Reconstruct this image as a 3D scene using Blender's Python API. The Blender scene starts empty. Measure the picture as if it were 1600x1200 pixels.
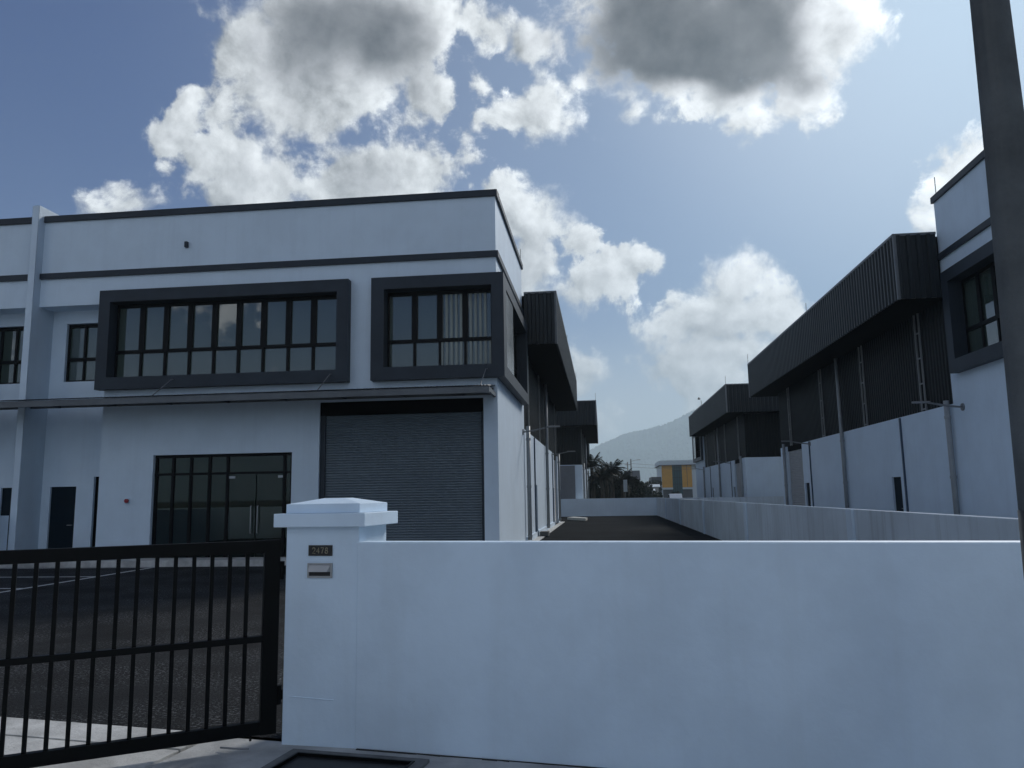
import bpy, bmesh, math, random
from mathutils import Vector, Matrix

random.seed(7)
rad = math.radians
scene = bpy.context.scene
COL = scene.collection

# ----------------------------------------------------------------- camera
YAW, PITCH, ROLL = -0.112126, 0.142887, -0.016457
EYE = Vector((0.0, 0.0, 1.6))
cam_data = bpy.data.cameras.new('camera')
cam_data.sensor_width = 36.0
cam_data.lens = 1214.1 * 36.0 / 1600.0
cam_data.clip_start = 0.05
cam_data.clip_end = 20000.0
cam = bpy.data.objects.new('camera', cam_data)
COL.objects.link(cam)
_f = Vector((math.sin(YAW) * math.cos(PITCH), math.cos(YAW) * math.cos(PITCH), math.sin(PITCH)))
_r = Vector((math.cos(YAW), -math.sin(YAW), 0))
_u = _r.cross(_f)
_c, _s = math.cos(ROLL), math.sin(ROLL)
_r, _u = _c * _r + _s * _u, -_s * _r + _c * _u
cam.matrix_world = Matrix(((_r.x, _u.x, -_f.x, EYE.x), (_r.y, _u.y, -_f.y, EYE.y), (_r.z, _u.z, -_f.z, EYE.z), (0, 0, 0, 1)))
scene.camera = cam

# ------------------------------------------------------------ sky and sun
SUN_AZ, SUN_EL = 29.0, 34.0          # degrees: ahead, to the right, behind the big cloud
SKY_STRENGTH = 0.1
SUN_DIR = Vector((math.sin(rad(SUN_AZ)) * math.cos(rad(SUN_EL)), math.cos(rad(SUN_AZ)) * math.cos(rad(SUN_EL)), math.sin(rad(SUN_EL))))
vs = scene.view_settings
vs.view_transform = 'Standard'
vs.look = 'None'
vs.gamma = 1.0
vs.use_curve_mapping = False
vs.exposure = EXPOSURE = 0.25
scene.cycles.use_denoising = True
scene.cycles.max_bounces = 6
scene.cycles.diffuse_bounces = 4
scene.cycles.glossy_bounces = 3
scene.cycles.transmission_bounces = 6
scene.cycles.transparent_max_bounces = 16
scene.cycles.volume_bounces = 1
scene.cycles.caustics_reflective = False
scene.cycles.caustics_refractive = False

sun_data = bpy.data.lights.new('sun', 'SUN')
sun_data.energy = 2.4
sun_data.angle = rad(12.0)            # its disc is veiled by the big cloud
sun_data.color = (1.0, 0.975, 0.93)
sun = bpy.data.objects.new('sun', sun_data)
COL.objects.link(sun)
sun.rotation_euler = (-SUN_DIR).to_track_quat('-Z', 'Y').to_euler()


class Nodes:
    """small helper to write shader maths"""
    def __init__(self, tree):
        self.t = tree

    def new(self, kind, **props):
        n = self.t.nodes.new(kind)
        for k, v in props.items():
            setattr(n, k, v)
        return n

    def put(self, socket, v):
        if hasattr(v, 'is_linked'):
            self.t.links.new(v, socket)
        else:
            socket.default_value = v

    def m(self, op, a, b=0.0, c=0.0, clamp=False):
        n = self.new('ShaderNodeMath', operation=op, use_clamp=clamp)
        self.put(n.inputs[0], a)
        if len(n.inputs) > 1:
            self.put(n.inputs[1], b)
        if len(n.inputs) > 2:
            self.put(n.inputs[2], c)
        return n.outputs[0]

    def v(self, op, a, b=(0, 0, 0), scale=None):
        n = self.new('ShaderNodeVectorMath', operation=op)
        self.put(n.inputs[0], a)
        if op not in ('LENGTH', 'NORMALIZE', 'SCALE'):
            self.put(n.inputs[1], b)
        if scale is not None:
            self.put(n.inputs['Scale'], scale)
        return n.outputs['Value'] if op in ('LENGTH', 'DOT_PRODUCT', 'DISTANCE') else n.outputs['Vector']

    def noise(self, vec, scale, detail=4.0, rough=0.5, lac=2.0, dist=0.0, out='Fac', kind='FBM'):
        n = self.new('ShaderNodeTexNoise', noise_dimensions='3D', noise_type=kind)
        self.put(n.inputs['Vector'], vec)
        n.inputs['Scale'].default_value = scale
        n.inputs['Detail'].default_value = detail
        n.inputs['Roughness'].default_value = rough
        n.inputs['Lacunarity'].default_value = lac
        n.inputs['Distortion'].default_value = dist
        return n.outputs[out]

    def smooth(self, v, lo, hi, a=0.0, b=1.0):
        n = self.new('ShaderNodeMapRange', interpolation_type='SMOOTHSTEP')
        self.put(n.inputs['Value'], v)
        for k, x in (('From Min', lo), ('From Max', hi), ('To Min', a), ('To Max', b)):
            self.put(n.inputs[k], x)
        return n.outputs['Result']

    def lin(self, v, lo, hi, a=0.0, b=1.0):
        n = self.new('ShaderNodeMapRange', interpolation_type='LINEAR')
        self.put(n.inputs['Value'], v)
        for k, x in (('From Min', lo), ('From Max', hi), ('To Min', a), ('To Max', b)):
            self.put(n.inputs[k], x)
        return n.outputs['Result']

    def mix(self, fac, a, b, blend='MIX'):
        n = self.new('ShaderNodeMix', data_type='RGBA', blend_type=blend)
        self.put(n.inputs['Factor'], fac)
        for name, x in (('A', a), ('B', b)):
            s = [i for i in n.inputs if i.name == name and i.type == 'RGBA'][0]
            self.put(s, x if hasattr(x, 'is_linked') or len(x) == 4 else (*x, 1.0))
        return [o for o in n.outputs if o.type == 'RGBA'][0]


# every cloud in view as (azimuth, elevation, half width, half height, tilt) in degrees, plus thickness
CLOUDS = [
    (-25.84, 30.93, 4.54, 3.23, 9.4, 0.9),
    (-20.0, 32.39, 5.34, 4.21, 6.5, 1.5),
    (-15.08, 31.98, 5.55, 4.25, 22.0, 1.4),
    (-23.63, 26.86, 4.95, 3.85, 7.0, 0.9),
    (-17.97, 27.16, 6.46, 4.14, 4.4, 1.0),
    (-13.07, 28.45, 3.06, 2.27, 2.3, 0.8),
    (-24.4, 22.42, 6.89, 3.59, 6.1, 1.1),
    (-17.9, 22.49, 7.49, 3.7, 3.5, 1.2),
    (-13.56, 24.21, 4.02, 3.03, 2.0, 0.9),
    (-30.45, 25.94, 2.53, 1.77, 38.6, 0.6),
    (-32.19, 23.47, 1.08, 1.75, 20.1, 0.45),
    (-32.44, 21.95, 1.26, 0.77, 29.6, 0.5),
    (-34.35, 19.22, 2.77, 1.69, 8.9, 0.9),
    (-8.5, 33.35, 2.22, 1.85, 0.3, 0.8),
    (-4.56, 31.74, 1.45, 1.37, -29.6, 0.6),
    (-8.55, 29.57, 0.96, 1.84, 14.1, 0.35),
    (-3.56, 27.71, 4.04, 2.8, 16.8, 1.15),
    (-0.48, 29.63, 1.42, 1.62, 35.0, 0.7),
    (-6.35, 26.21, 2.47, 1.45, 8.6, 0.6),
    (3.12, 27.02, 2.11, 0.95, 24.2, 0.35),
    (-5.48, 20.26, 2.86, 2.71, -1.3, 0.9),
    (-6.28, 16.39, 3.36, 3.0, -1.0, 0.9),
    (-0.62, 18.74, 2.08, 0.99, -22.4, 0.3),
    (0.96, 15.82, 4.13, 2.03, 7.0, 0.85),
    (3.94, 16.57, 1.88, 1.56, 26.5, 0.8),
    (8.23, 31.52, 8.22, 5.38, -8.7, 1.7),
    (4.67, 33.09, 5.4, 3.81, -7.0, 1.3),
    (15.37, 30.76, 5.65, 4.41, -2.7, 1.6),
    (19.03, 30.2, 2.97, 2.75, -14.4, 1.0),
    (11.56, 25.25, 3.77, 2.05, 20.0, 0.9),
    (16.37, 26.9, 3.47, 2.48, 25.7, 1.0),
    (9.65, 27.77, 5.41, 3.62, -8.6, 1.2),
    (7.58, 12.07, 4.65, 3.43, 11.5, 1.0),
    (4.55, 11.11, 2.73, 2.08, -3.1, 0.8),
    (11.62, 12.44, 3.2, 2.68, -5.0, 0.9),
    (10.19, 14.45, 2.07, 1.53, 36.5, 0.8),
    (13.7, 11.15, 2.5, 1.59, -5.1, 0.8),
    (7.84, 8.39, 3.55, 2.29, 7.2, 0.8),
    (9.9, 9.41, 3.92, 2.26, -3.7, 0.8),
    (-0.92, 9.24, 1.96, 2.72, -11.9, 0.85),
    (1.79, 6.1, 2.78, 1.21, 13.3, 0.55),
    (-0.12, 4.75, 2.09, 1.59, -1.5, 0.6),
    (7.04, 5.91, 2.68, 0.92, -2.4, 0.35),
    (24.48, 18.73, 2.4, 2.47, 28.6, 1.0),
    (26.04, 19.78, 1.97, 1.77, 22.0, 0.9),
    (28.5, 19.79, 1.94, 2.23, -14.4, 0.9),
    (22.77, 17.24, 1.09, 1.53, -10.4, 0.8),
]


# where the two largest clouds are deep enough to turn grey underneath
CORES = [
    (7.57, 32.38, 11.08, 7.61, -8.5, 1.3),
    (12.96, 28.87, 6.21, 4.13, -29.2, 0.7),
    (16.45, 27.87, 3.1, 2.31, -12.1, 0.3),
    (4.09, 31.6, 5.48, 4.68, -6.4, 0.5),
    (-19.51, 32.43, 7.0, 5.36, 6.2, 1.0),
    (-14.57, 30.83, 4.75, 4.34, 21.7, 0.7),
    (-23.69, 28.87, 4.49, 3.16, 7.6, 0.35),
    (-22.16, 24.11, 6.36, 2.95, 5.6, 0.25),
    (7.27, 10.49, 4.46, 2.75, -3.5, 0.35),
    (-5.29, 17.52, 2.79, 3.67, -1.3, 0.25),
]


def cloud_group():
    g = bpy.data.node_groups.new('cloud_density', 'ShaderNodeTree')
    g.interface.new_socket('Direction', in_out='INPUT', socket_type='NodeSocketVector')
    g.interface.new_socket('Density', in_out='OUTPUT', socket_type='NodeSocketFloat')
    g.interface.new_socket('Bulk', in_out='OUTPUT', socket_type='NodeSocketFloat')
    N = Nodes(g)
    d = N.new('NodeGroupInput').outputs[0]
    warp = N.noise(d, 9.0, 3.0, 0.5, out='Color')
    warp = N.v('SUBTRACT', warp, (0.5, 0.5, 0.5))
    dw = N.v('ADD', d, N.v('SCALE', warp, scale=0.075))

    def blobs(items, soft):
        total = None
        for az, el, a, b, rot, w in items:
            mp = N.new('ShaderNodeMapping', vector_type='TEXTURE')
            c = Vector((math.sin(rad(az)) * math.cos(rad(el)), math.cos(rad(az)) * math.cos(rad(el)), math.sin(rad(el))))
            e = Vector((math.cos(rad(az)), -math.sin(rad(az)), 0))
            n = e.cross(-c) if e.cross(-c).z > 0 else e.cross(c)
            u = e * math.cos(rad(rot)) + n * math.sin(rad(rot))
            v = u.cross(-c) if u.cross(-c).z > 0 else u.cross(c)
            mat = Matrix((u, v, u.cross(v))).transposed()
            N.put(mp.inputs['Vector'], dw)
            mp.inputs['Location'].default_value = c
            mp.inputs['Rotation'].default_value = mat.to_euler('XYZ')
            mp.inputs['Scale'].default_value = (rad(a), rad(b), 0.5)
            if soft:      # a soft dome
                x = N.m('MULTIPLY', N.smooth(N.v('LENGTH', mp.outputs[0]), 1.0, 0.0), w * 1.0)
                total = x if total is None else N.m('ADD', total, x)
            else:
                x = N.m('MULTIPLY_ADD', N.v('LENGTH', mp.outputs[0]), -w, w)
                total = x if total is None else N.m('SMOOTH_MAX', total, x, 0.12)
        return total

    field = blobs(CLOUDS, False)
    core = blobs(CORES, True)
    # the rest of the sky, outside the picture, goes on with clouds of the same kind
    ctr = Vector((math.sin(rad(-6)) * math.cos(rad(22)), math.cos(rad(-6)) * math.cos(rad(22)), math.sin(rad(22))))
    away = N.smooth(N.v('DOT_PRODUCT', d, ctr), 0.83, 0.66)
    far = N.lin(N.noise(d, 2.6, 3.0, 0.5), 0.50, 0.66, -0.45, 0.9)
    far = N.m('SUBTRACT', N.m('MULTIPLY', N.m('ADD', far, 1.0), away), 1.0)
    field = N.m('SMOOTH_MAX', N.m('MAXIMUM', field, -1.0), far, 0.1)
    f1 = N.noise(d, 11.0, 9.0, 0.57, 2.1)
    f2 = N.noise(dw, 36.0, 7.0, 0.66, 2.1)
    det = N.m('MULTIPLY_ADD', N.m('SUBTRACT', f1, 0.5), 3.2, N.m('MULTIPLY', N.m('SUBTRACT', f2, 0.5), 1.05))
    dens = N.m('ADD', field, det)
    o = N.new('NodeGroupOutput')
    g.links.new(dens, o.inputs[0])
    g.links.new(N.m('MULTIPLY_ADD', N.m('SUBTRACT', f1, 0.5), 1.7, N.m('MULTIPLY_ADD', N.smooth(field, 0.3, 1.3), 0.35, core)), o.inputs[1])
    return g


def build_world():
    w = bpy.data.worlds.new('World')
    scene.world = w
    w.use_nodes = True
    t = w.node_tree
    t.nodes.clear()
    N = Nodes(t)
    d = N.new('ShaderNodeTexCoord').outputs['Generated']
    sky = N.new('ShaderNodeTexSky', sky_type='NISHITA')
    sky.sun_disc = False
    sky.sun_elevation = rad(SUN_EL)
    sky.sun_rotation = rad(SUN_AZ)
    sky.air_density = 1.0
    sky.dust_density = 1.0
    sky.ozone_density = 2.5
    grp = cloud_group()

    def density(vec):
        n = N.new('ShaderNodeGroup')
        n.node_tree = grp
        N.put(n.inputs[0], vec)
        return n.outputs
    to_sun = N.v('NORMALIZE', N.v('SUBTRACT', tuple(SUN_DIR), d))
    g0 = density(d)
    g1 = density(N.v('ADD', d, N.v('SCALE', to_sun, scale=0.013)))
    d0, bulk = g0[0], g0[1]
    cosun = N.v('DOT_PRODUCT', d, tuple(SUN_DIR))
    relief = N.m('SUBTRACT', d0, g1[0])
    thick = N.smooth(bulk, -0.05, 1.25)
    near = N.smooth(cosun, 0.80, 1.0)
    # thin rims let the sun through, thick middles are grey, sides towards the sun are lit
    lum = N.m('MULTIPLY_ADD', near, 0.36, 0.65)
    # clouds facing the sun are lit from the front and shine brighter
    lum = N.m('MULTIPLY_ADD', N.smooth(cosun, 0.3, -0.9), 0.9, lum)
    lum = N.m('MULTIPLY_ADD', N.m('MINIMUM', N.m('MAXIMUM', relief, -0.9), 0.9), 0.50, lum)
    broad = N.m('MULTIPLY', N.m('SUBTRACT', N.noise(d, 13.0, 3.0, 0.55), N.noise(N.v('ADD', d, N.v('SCALE', to_sun, scale=0.035)), 13.0, 3.0, 0.55)), 3.6)
    lum = N.m('MULTIPLY_ADD', N.m('MINIMUM', N.m('MAXIMUM', broad, -0.9), 0.9), 0.26, lum)
    lum = N.m('MAXIMUM', lum, 0.22)
    lum = N.m('MULTIPLY', lum, N.m('SUBTRACT', 1.0, N.m('MULTIPLY', thick, N.m('MULTIPLY_ADD', near, 0.12, 0.82))))
    lum = N.m('MAXIMUM', lum, 0.02)
    lum = N.m('ADD', lum, N.m('MULTIPLY', thick, N.m('MULTIPLY', N.m('SUBTRACT', N.noise(d, 9.0, 6.0, 0.6), 0.38), 0.42)))
    tint = N.mix(thick, (0.96, 1.0, 1.02), (0.95, 0.97, 1.02))
    lumv = N.v('SCALE', tint, scale=N.m('MULTIPLY', lum, 1.0 / SKY_STRENGTH))
    cover = N.smooth(d0, -0.05, N.lin(N.noise(d, 7.0, 2.0, 0.5), 0.35, 0.65, 0.22, 0.75))
    zen = N.new('ShaderNodeSeparateXYZ')
    N.put(zen.inputs[0], d)
    cover = N.m('MULTIPLY', cover, N.smooth(zen.outputs['Z'], 0.0, 0.10))
    # humid air: the glare round the veiled sun levels off, the lowest sky is a pale band of haze
    top = (6.0, 7.9, 9.6)
    base = N.v('MULTIPLY', sky.outputs[0], (0.05, 0.20, 0.57))
    air = N.v('DIVIDE', base, N.v('ADD', N.v('DIVIDE', base, top), (1, 1, 1)))
    glow = N.m('POWER', N.smooth(cosun, 0.50, 1.0), 1.3)
    air = N.v('ADD', air, N.v('SCALE', (1.75, 1.85, 1.45), scale=glow))
    air = N.v('ADD', air, N.v('SCALE', (2.6, 2.4, 2.0), scale=N.m('POWER', N.smooth(cosun, 0.86, 1.0), 1.6)))
    air = N.mix(N.m('MULTIPLY', N.smooth(zen.outputs['Z'], 0.24, 0.0), 0.9), air, (6.9, 7.4, 7.4))
    col = N.mix(cover, air, lumv)
    bg = N.new('ShaderNodeBackground')
    N.put(bg.inputs['Color'], col)
    bg.inputs['Strength'].default_value = SKY_STRENGTH
    out = N.new('ShaderNodeOutputWorld')
    t.links.new(bg.outputs[0], out.inputs['Surface'])


build_world()
scene.world.cycles.sampling_method = 'MANUAL'
scene.world.cycles.sample_map_resolution = 512

# -------------------------------------------------------------- materials
def material(name, color, rough=0.6, metal=0.0, spec=0.5, ior=None, vary=0.0, scale=3.0, streak=0.0, streak_color=None,
             bump=0.0, bump_scale=60.0, speck=0.0, speck_scale=180.0, bands=None):
    m = bpy.data.materials.new(name)
    m.use_nodes = True
    N = Nodes(m.node_tree)
    b = m.node_tree.nodes['Principled BSDF']
    b.inputs['Roughness'].default_value = rough
    b.inputs['Metallic'].default_value = metal
    b.inputs['Specular IOR Level'].default_value = spec
    if ior:
        b.inputs['IOR'].default_value = ior
    pos = N.new('ShaderNodeNewGeometry').outputs['Position']
    col = None
    if vary:
        f = N.noise(pos, scale, 5.0, 0.6)
        col = N.mix(N.smooth(f, 0.3, 0.7), tuple(c * (1 - vary) for c in color), tuple(min(1, c * (1 + vary)) for c in color))
    if streak:
        s = N.noise(N.v('MULTIPLY', pos, (2.6, 2.6, 0.16)), 1.0, 6.0, 0.65)
        s2 = N.noise(N.v('MULTIPLY', pos, (9.0, 9.0, 0.35)), 1.0, 4.0, 0.6)
        s = N.m('MULTIPLY_ADD', s2, 0.45, N.m('MULTIPLY', s, 0.55))
        s = N.m('MULTIPLY', N.smooth(s, 0.47, 0.68), streak)
        col = N.mix(s, col if col else tuple(color), streak_color or tuple(c * 0.55 for c in color))
    if speck:
        f = N.noise(pos, speck_scale, 2.0, 0.7)
        big = N.noise(pos, 0.9, 4.0, 0.6)
        fac = N.m('MULTIPLY', N.smooth(f, 0.54, 0.64), N.m('MULTIPLY', N.smooth(big, 0.35, 0.65), speck))
        col = N.mix(fac, col if col else tuple(color), tuple(min(1.0, c * 7 + 0.10) for c in color))
    if col is not None:
        N.put(b.inputs['Base Color'], col)
    else:
        b.inputs['Base Color'].default_value = (*color, 1)
    if bump:
        h = N.noise(pos, bump_scale, 4.0, 0.6)
        bn = N.new('ShaderNodeBump')
        bn.inputs['Strength'].default_value = bump
        bn.inputs['Distance'].default_value = 0.02
        N.put(bn.inputs['Height'], h)
        m.node_tree.links.new(bn.outputs[0], b.inputs['Normal'])
    return m


M = {}
M['white'] = material('white_paint', (0.64, 0.75, 0.855), 0.62, vary=0.04, scale=0.9, streak=0.08, bump=0.06, bump_scale=35)
M['front'] = material('boundary_paint', (0.665, 0.795, 0.915), 0.6, vary=0.06, scale=1.6, streak=0.13, streak_color=(0.50, 0.565, 0.60), bump=0.10, bump_scale=18)
M['stained'] = material('stained_render', (0.60, 0.67, 0.73), 0.75, vary=0.10, scale=0.7, streak=0.42, streak_color=(0.27, 0.29, 0.30), bump=0.1, bump_scale=25)
M['trim'] = material('charcoal_trim', (0.025, 0.034, 0.046), 0.5, spec=0.3, vary=0.12, scale=1.5)
M['clad'] = material('charcoal_metal', (0.017, 0.0225, 0.0265), 0.45, spec=0.25, vary=0.15, scale=0.6)
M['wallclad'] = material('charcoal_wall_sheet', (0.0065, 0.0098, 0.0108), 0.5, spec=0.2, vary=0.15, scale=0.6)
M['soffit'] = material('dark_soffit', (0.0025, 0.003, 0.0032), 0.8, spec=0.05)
M['sheet'] = material('grey_metal_sheet', (0.13, 0.14, 0.15), 0.45, metal=0.3, vary=0.12, scale=2.0)
M['alu'] = material('black_window_frame', (0.0035, 0.0042, 0.0048), 0.5, spec=0.15)
M['glass'] = material('tinted_glass', (0.050, 0.074, 0.064), 0.012, ior=2.15, spec=0.5)
M['film'] = material('film_covered_glass', (0.10, 0.105, 0.10), 0.25, vary=0.5, scale=1.6)
M['blind'] = material('pale_blind', (0.24, 0.27, 0.25), 0.5, vary=0.1, scale=1.0)
M['grey_panel_shutter'] = material('dark_grey_rear_panel', (0.16, 0.17, 0.19), 0.6, vary=0.05)
M['shutter'] = material('grey_panel_shutter', (0.150, 0.188, 0.218), 0.45, vary=0.06, scale=1.0)
M['pale_shutter'] = material('pale_shutter', (0.40, 0.41, 0.42), 0.5, vary=0.06)
M['box'] = material('shutter_box', (0.0025, 0.003, 0.0035), 0.8, spec=0.05)
M['door'] = material('dark_teal_door', (0.006, 0.014, 0.022), 0.6, spec=0.1, vary=0.1)
M['pipe'] = material('grey_pipe', (0.30, 0.32, 0.33), 0.45, vary=0.08, scale=3)
M['blue_pipe'] = material('blue_pipe', (0.045, 0.075, 0.12), 0.45)
M['steel'] = material('brushed_steel', (0.36, 0.37, 0.38), 0.38, metal=1.0)
M['galv'] = material('galvanised_steel', (0.24, 0.25, 0.26), 0.5, metal=0.5, vary=0.1)
M['pale_strip'] = material('pale_rail', (0.24, 0.25, 0.245), 0.5)
M['asphalt'] = material('fresh_asphalt', (0.0085, 0.0095, 0.0105), 0.75, spec=0.16, vary=0.55, scale=0.8, speck=1.0, speck_scale=38, bump=1.0, bump_scale=45)
M['lane'] = material('worn_asphalt', (0.0150, 0.0175, 0.0200), 1.0, spec=0.03, vary=0.22, scale=0.35, streak=0.0, bump=0.5, bump_scale=60)
M['line'] = material('road_paint', (0.62, 0.63, 0.62), 0.6, vary=0.1, scale=8)
M['concrete'] = material('pavement_concrete', (0.40, 0.405, 0.40), 0.9, spec=0.2, vary=0.22, scale=2.4, bump=0.35, bump_scale=40)
M['apron'] = material('driveway_concrete', (0.50, 0.50, 0.485), 0.9, spec=0.2, vary=0.26, scale=2.6, bump=0.4, bump_scale=40)
M['dirt'] = material('bare_ground', (0.085, 0.088, 0.06), 0.95, vary=0.4, scale=0.08, bump=0.2, bump_scale=4)
M['rim'] = material('drain_rim_concrete', (0.12, 0.125, 0.125), 0.9, vary=0.3, scale=6)
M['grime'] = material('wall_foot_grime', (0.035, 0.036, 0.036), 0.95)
M['gate'] = material('black_gate_paint', (0.0028, 0.0036, 0.0038), 0.45, spec=0.14, vary=0.2, scale=4)
M['plate'] = material('black_plate', (0.010, 0.010, 0.011), 0.3)
M['gold'] = material('dull_gold_digits', (0.34, 0.30, 0.21), 0.5)
M['pole'] = material('weathered_pole_concrete', (0.092, 0.102, 0.108), 0.9, spec=0.25, vary=0.22, scale=3.0, streak=0.5, streak_color=(0.17, 0.175, 0.17), bump=0.4, bump_scale=50)
M['far_pole'] = material('pale_pole_concrete', (0.27, 0.26, 0.24), 0.85)
M['black'] = material('black_band', (0.008, 0.008, 0.009), 0.5)
M['yellow'] = material('ochre_panel', (0.56, 0.28, 0.025), 0.6, vary=0.06, scale=0.6)
M['blueglass'] = material('blue_green_glass', (0.022, 0.07, 0.08), 0.4, spec=0.1)
M['roofwhite'] = material('pale_metal_roof', (0.52, 0.58, 0.62), 0.5, vary=0.05)
M['red'] = material('alarm_red', (0.30, 0.02, 0.03), 0.4)
M['leaf'] = material('dark_palm_leaf', (0.007, 0.014, 0.008), 0.7, spec=0.15, vary=0.5, scale=1.2)
M['leaf2'] = material('bush_leaf', (0.009, 0.018, 0.009), 0.75, spec=0.15, vary=0.5, scale=1.0)
M['trunk'] = material('tree_bark', (0.07, 0.06, 0.045), 0.9)
M['forest'] = material('hill_forest_green', (0.035, 0.06, 0.03), 0.9, vary=0.4, scale=0.01)
M['carpaint'] = material('white_car_paint', (0.75, 0.76, 0.77), 0.25)
M['rubber'] = material('tyre_rubber', (0.02, 0.02, 0.02), 0.8)
M['housewall'] = material('far_house_wall', (0.30, 0.29, 0.27), 0.8, vary=0.1)
M['darkroof'] = material('far_dark_roof', (0.055, 0.058, 0.065), 0.7)
M['plank'] = material('pale_slab', (0.48, 0.48, 0.44), 0.8, vary=0.1)
M['block'] = material('dark_block', (0.10, 0.10, 0.095), 0.9)
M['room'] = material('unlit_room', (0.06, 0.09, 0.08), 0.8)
M['bird'] = material('bird_plumage', (0.03, 0.03, 0.03), 0.8)


def clear_glass(name, tint):
    m = bpy.data.materials.new(name)
    m.use_nodes = True
    t = m.node_tree
    t.nodes.clear()
    N = Nodes(t)
    fr = N.new('ShaderNodeFresnel')
    fr.inputs['IOR'].default_value = 1.6
    tr = N.new('ShaderNodeBsdfTransparent')
    tr.inputs['Color'].default_value = (*tint, 1)
    gl = N.new('ShaderNodeBsdfGlossy')
    gl.inputs['Roughness'].default_value = 0.01
    mx = N.new('ShaderNodeMixShader')
    t.links.new(fr.outputs[0], mx.inputs[0])
    t.links.new(tr.outputs[0], mx.inputs[1])
    t.links.new(gl.outputs[0], mx.inputs[2])
    o = N.new('ShaderNodeOutputMaterial')
    t.links.new(mx.outputs[0], o.inputs['Surface'])
    return m


M['doorglass'] = clear_glass('green_door_glass', (0.34, 0.52, 0.45))


# ---------------------------------------------------------------- helpers
class MB:
    """collects boxes, tubes and quads into one mesh"""
    def __init__(self):
        self.bm = bmesh.new()

    def quad(self, *pts):
        self.bm.faces.new([self.bm.verts.new(p) for p in pts])

    def box(self, x0, y0, z0, x1, y1, z1, top=None):
        """axis box; top=(dx,dy) insets the upper face"""
        dx, dy = top or (0, 0)
        v = [self.bm.verts.new(p) for p in ((x0, y0, z0), (x1, y0, z0), (x1, y1, z0), (x0, y1, z0),
                                            (x0 + dx, y0 + dy, z1), (x1 - dx, y0 + dy, z1), (x1 - dx, y1 - dy, z1), (x0 + dx, y1 - dy, z1))]
        for f in ((3, 2, 1, 0), (4, 5, 6, 7), (0, 1, 5, 4), (1, 2, 6, 5), (2, 3, 7, 6), (3, 0, 4, 7)):
            self.bm.faces.new([v[i] for i in f])

    def tube(self, pts, r, n=8, cap=True):
        """round bar through points; r is one radius or one per point"""
        pts = [Vector(p) for p in pts]
        rs = r if isinstance(r, (list, tuple)) else [r] * len(pts)
        rings = []
        for i, p in enumerate(pts):
            a = pts[max(0, i - 1)]
            b = pts[min(len(pts) - 1, i + 1)]
            d = (b - a).normalized()
            s = d.cross(Vector((0, 0, 1)) if abs(d.z) < 0.9 else Vector((1, 0, 0))).normalized()
            t = d.cross(s)
            rings.append([self.bm.verts.new(p + rs[i] * (math.cos(k * 2 * math.pi / n) * s + math.sin(k * 2 * math.pi / n) * t)) for k in range(n)])
        for i in range(len(rings) - 1):
            for k in range(n):
                self.bm.faces.new((rings[i][k], rings[i][(k + 1) % n], rings[i + 1][(k + 1) % n], rings[i + 1][k]))
        if cap:
            self.bm.faces.new(rings[0][::-1])
            self.bm.faces.new(rings[-1])

    def wall(self, P, u0, u1, z0, z1, holes, t):
        """a wall of thickness t with holes (u0, z0, u1, z1) cut through it; P(u, z, d) gives the point"""
        us = sorted({u0, u1, *[h[0] for h in holes], *[h[2] for h in holes]})
        zs = sorted({z0, z1, *[h[1] for h in holes], *[h[3] for h in holes]})
        us = [u for u in us if u0 <= u <= u1]
        zs = [z for z in zs if z0 <= z <= z1]

        def solid(i, j):
            if i < 0 or j < 0 or i >= len(us) - 1 or j >= len(zs) - 1:
                return False
            uc, zc = (us[i] + us[i + 1]) / 2, (zs[j] + zs[j + 1]) / 2
            return not any(h[0] < uc < h[2] and h[1] < zc < h[3] for h in holes)
        for i in range(len(us) - 1):
            for j in range(len(zs) - 1):
                if not solid(i, j):
                    continue
                a, b, c, d = us[i], us[i + 1], zs[j], zs[j + 1]
                self.quad(P(a, c, 0), P(b, c, 0), P(b, d, 0), P(a, d, 0))
                self.quad(P(a, d, t), P(b, d, t), P(b, c, t), P(a, c, t))
                if not solid(i - 1, j):
                    self.quad(P(a, c, t), P(a, c, 0), P(a, d, 0), P(a, d, t))
                if not solid(i + 1, j):
                    self.quad(P(b, c, 0), P(b, c, t), P(b, d, t), P(b, d, 0))
                if not solid(i, j - 1):
                    self.quad(P(a, c, t), P(b, c, t), P(b, c, 0), P(a, c, 0))
                if not solid(i, j + 1):
                    self.quad(P(a, d, 0), P(b, d, 0), P(b, d, t), P(a, d, t))

    def prism(self, pts, d0, d1):
        """outline pts (a list of 3-D points) extruded from offset d0 to offset d1 (vectors)"""
        a = [self.bm.verts.new(Vector(p) + Vector(d0)) for p in pts]
        b = [self.bm.verts.new(Vector(p) + Vector(d1)) for p in pts]
        self.bm.faces.new(a[::-1])
        self.bm.faces.new(b)
        for i in range(len(a)):
            j = (i + 1) % len(a)
            self.bm.faces.new((a[i], a[j], b[j], b[i]))

    def build(self, name, mat, parent=None, bevel=0.0, smooth=False, loc=None, rot=None):
        bm = self.bm
        bmesh.ops.remove_doubles(bm, verts=bm.verts[:], dist=1e-5)
        if bevel:
            ed = [e for e in bm.edges if len(e.link_faces) == 2 and e.calc_face_angle(0) > 0.5]
            bmesh.ops.bevel(bm, geom=ed, offset=bevel, segments=2, profile=0.6, affect='EDGES', clamp_overlap=True)
        bmesh.ops.recalc_face_normals(bm, faces=bm.faces[:])
        me = bpy.data.meshes.new(name)
        bm.to_mesh(me)
        bm.free()
        if smooth:
            me.polygons.foreach_set('use_smooth', [True] * len(me.polygons))
        me.materials.append(mat)
        return link(name, me, parent, loc, rot)


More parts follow.
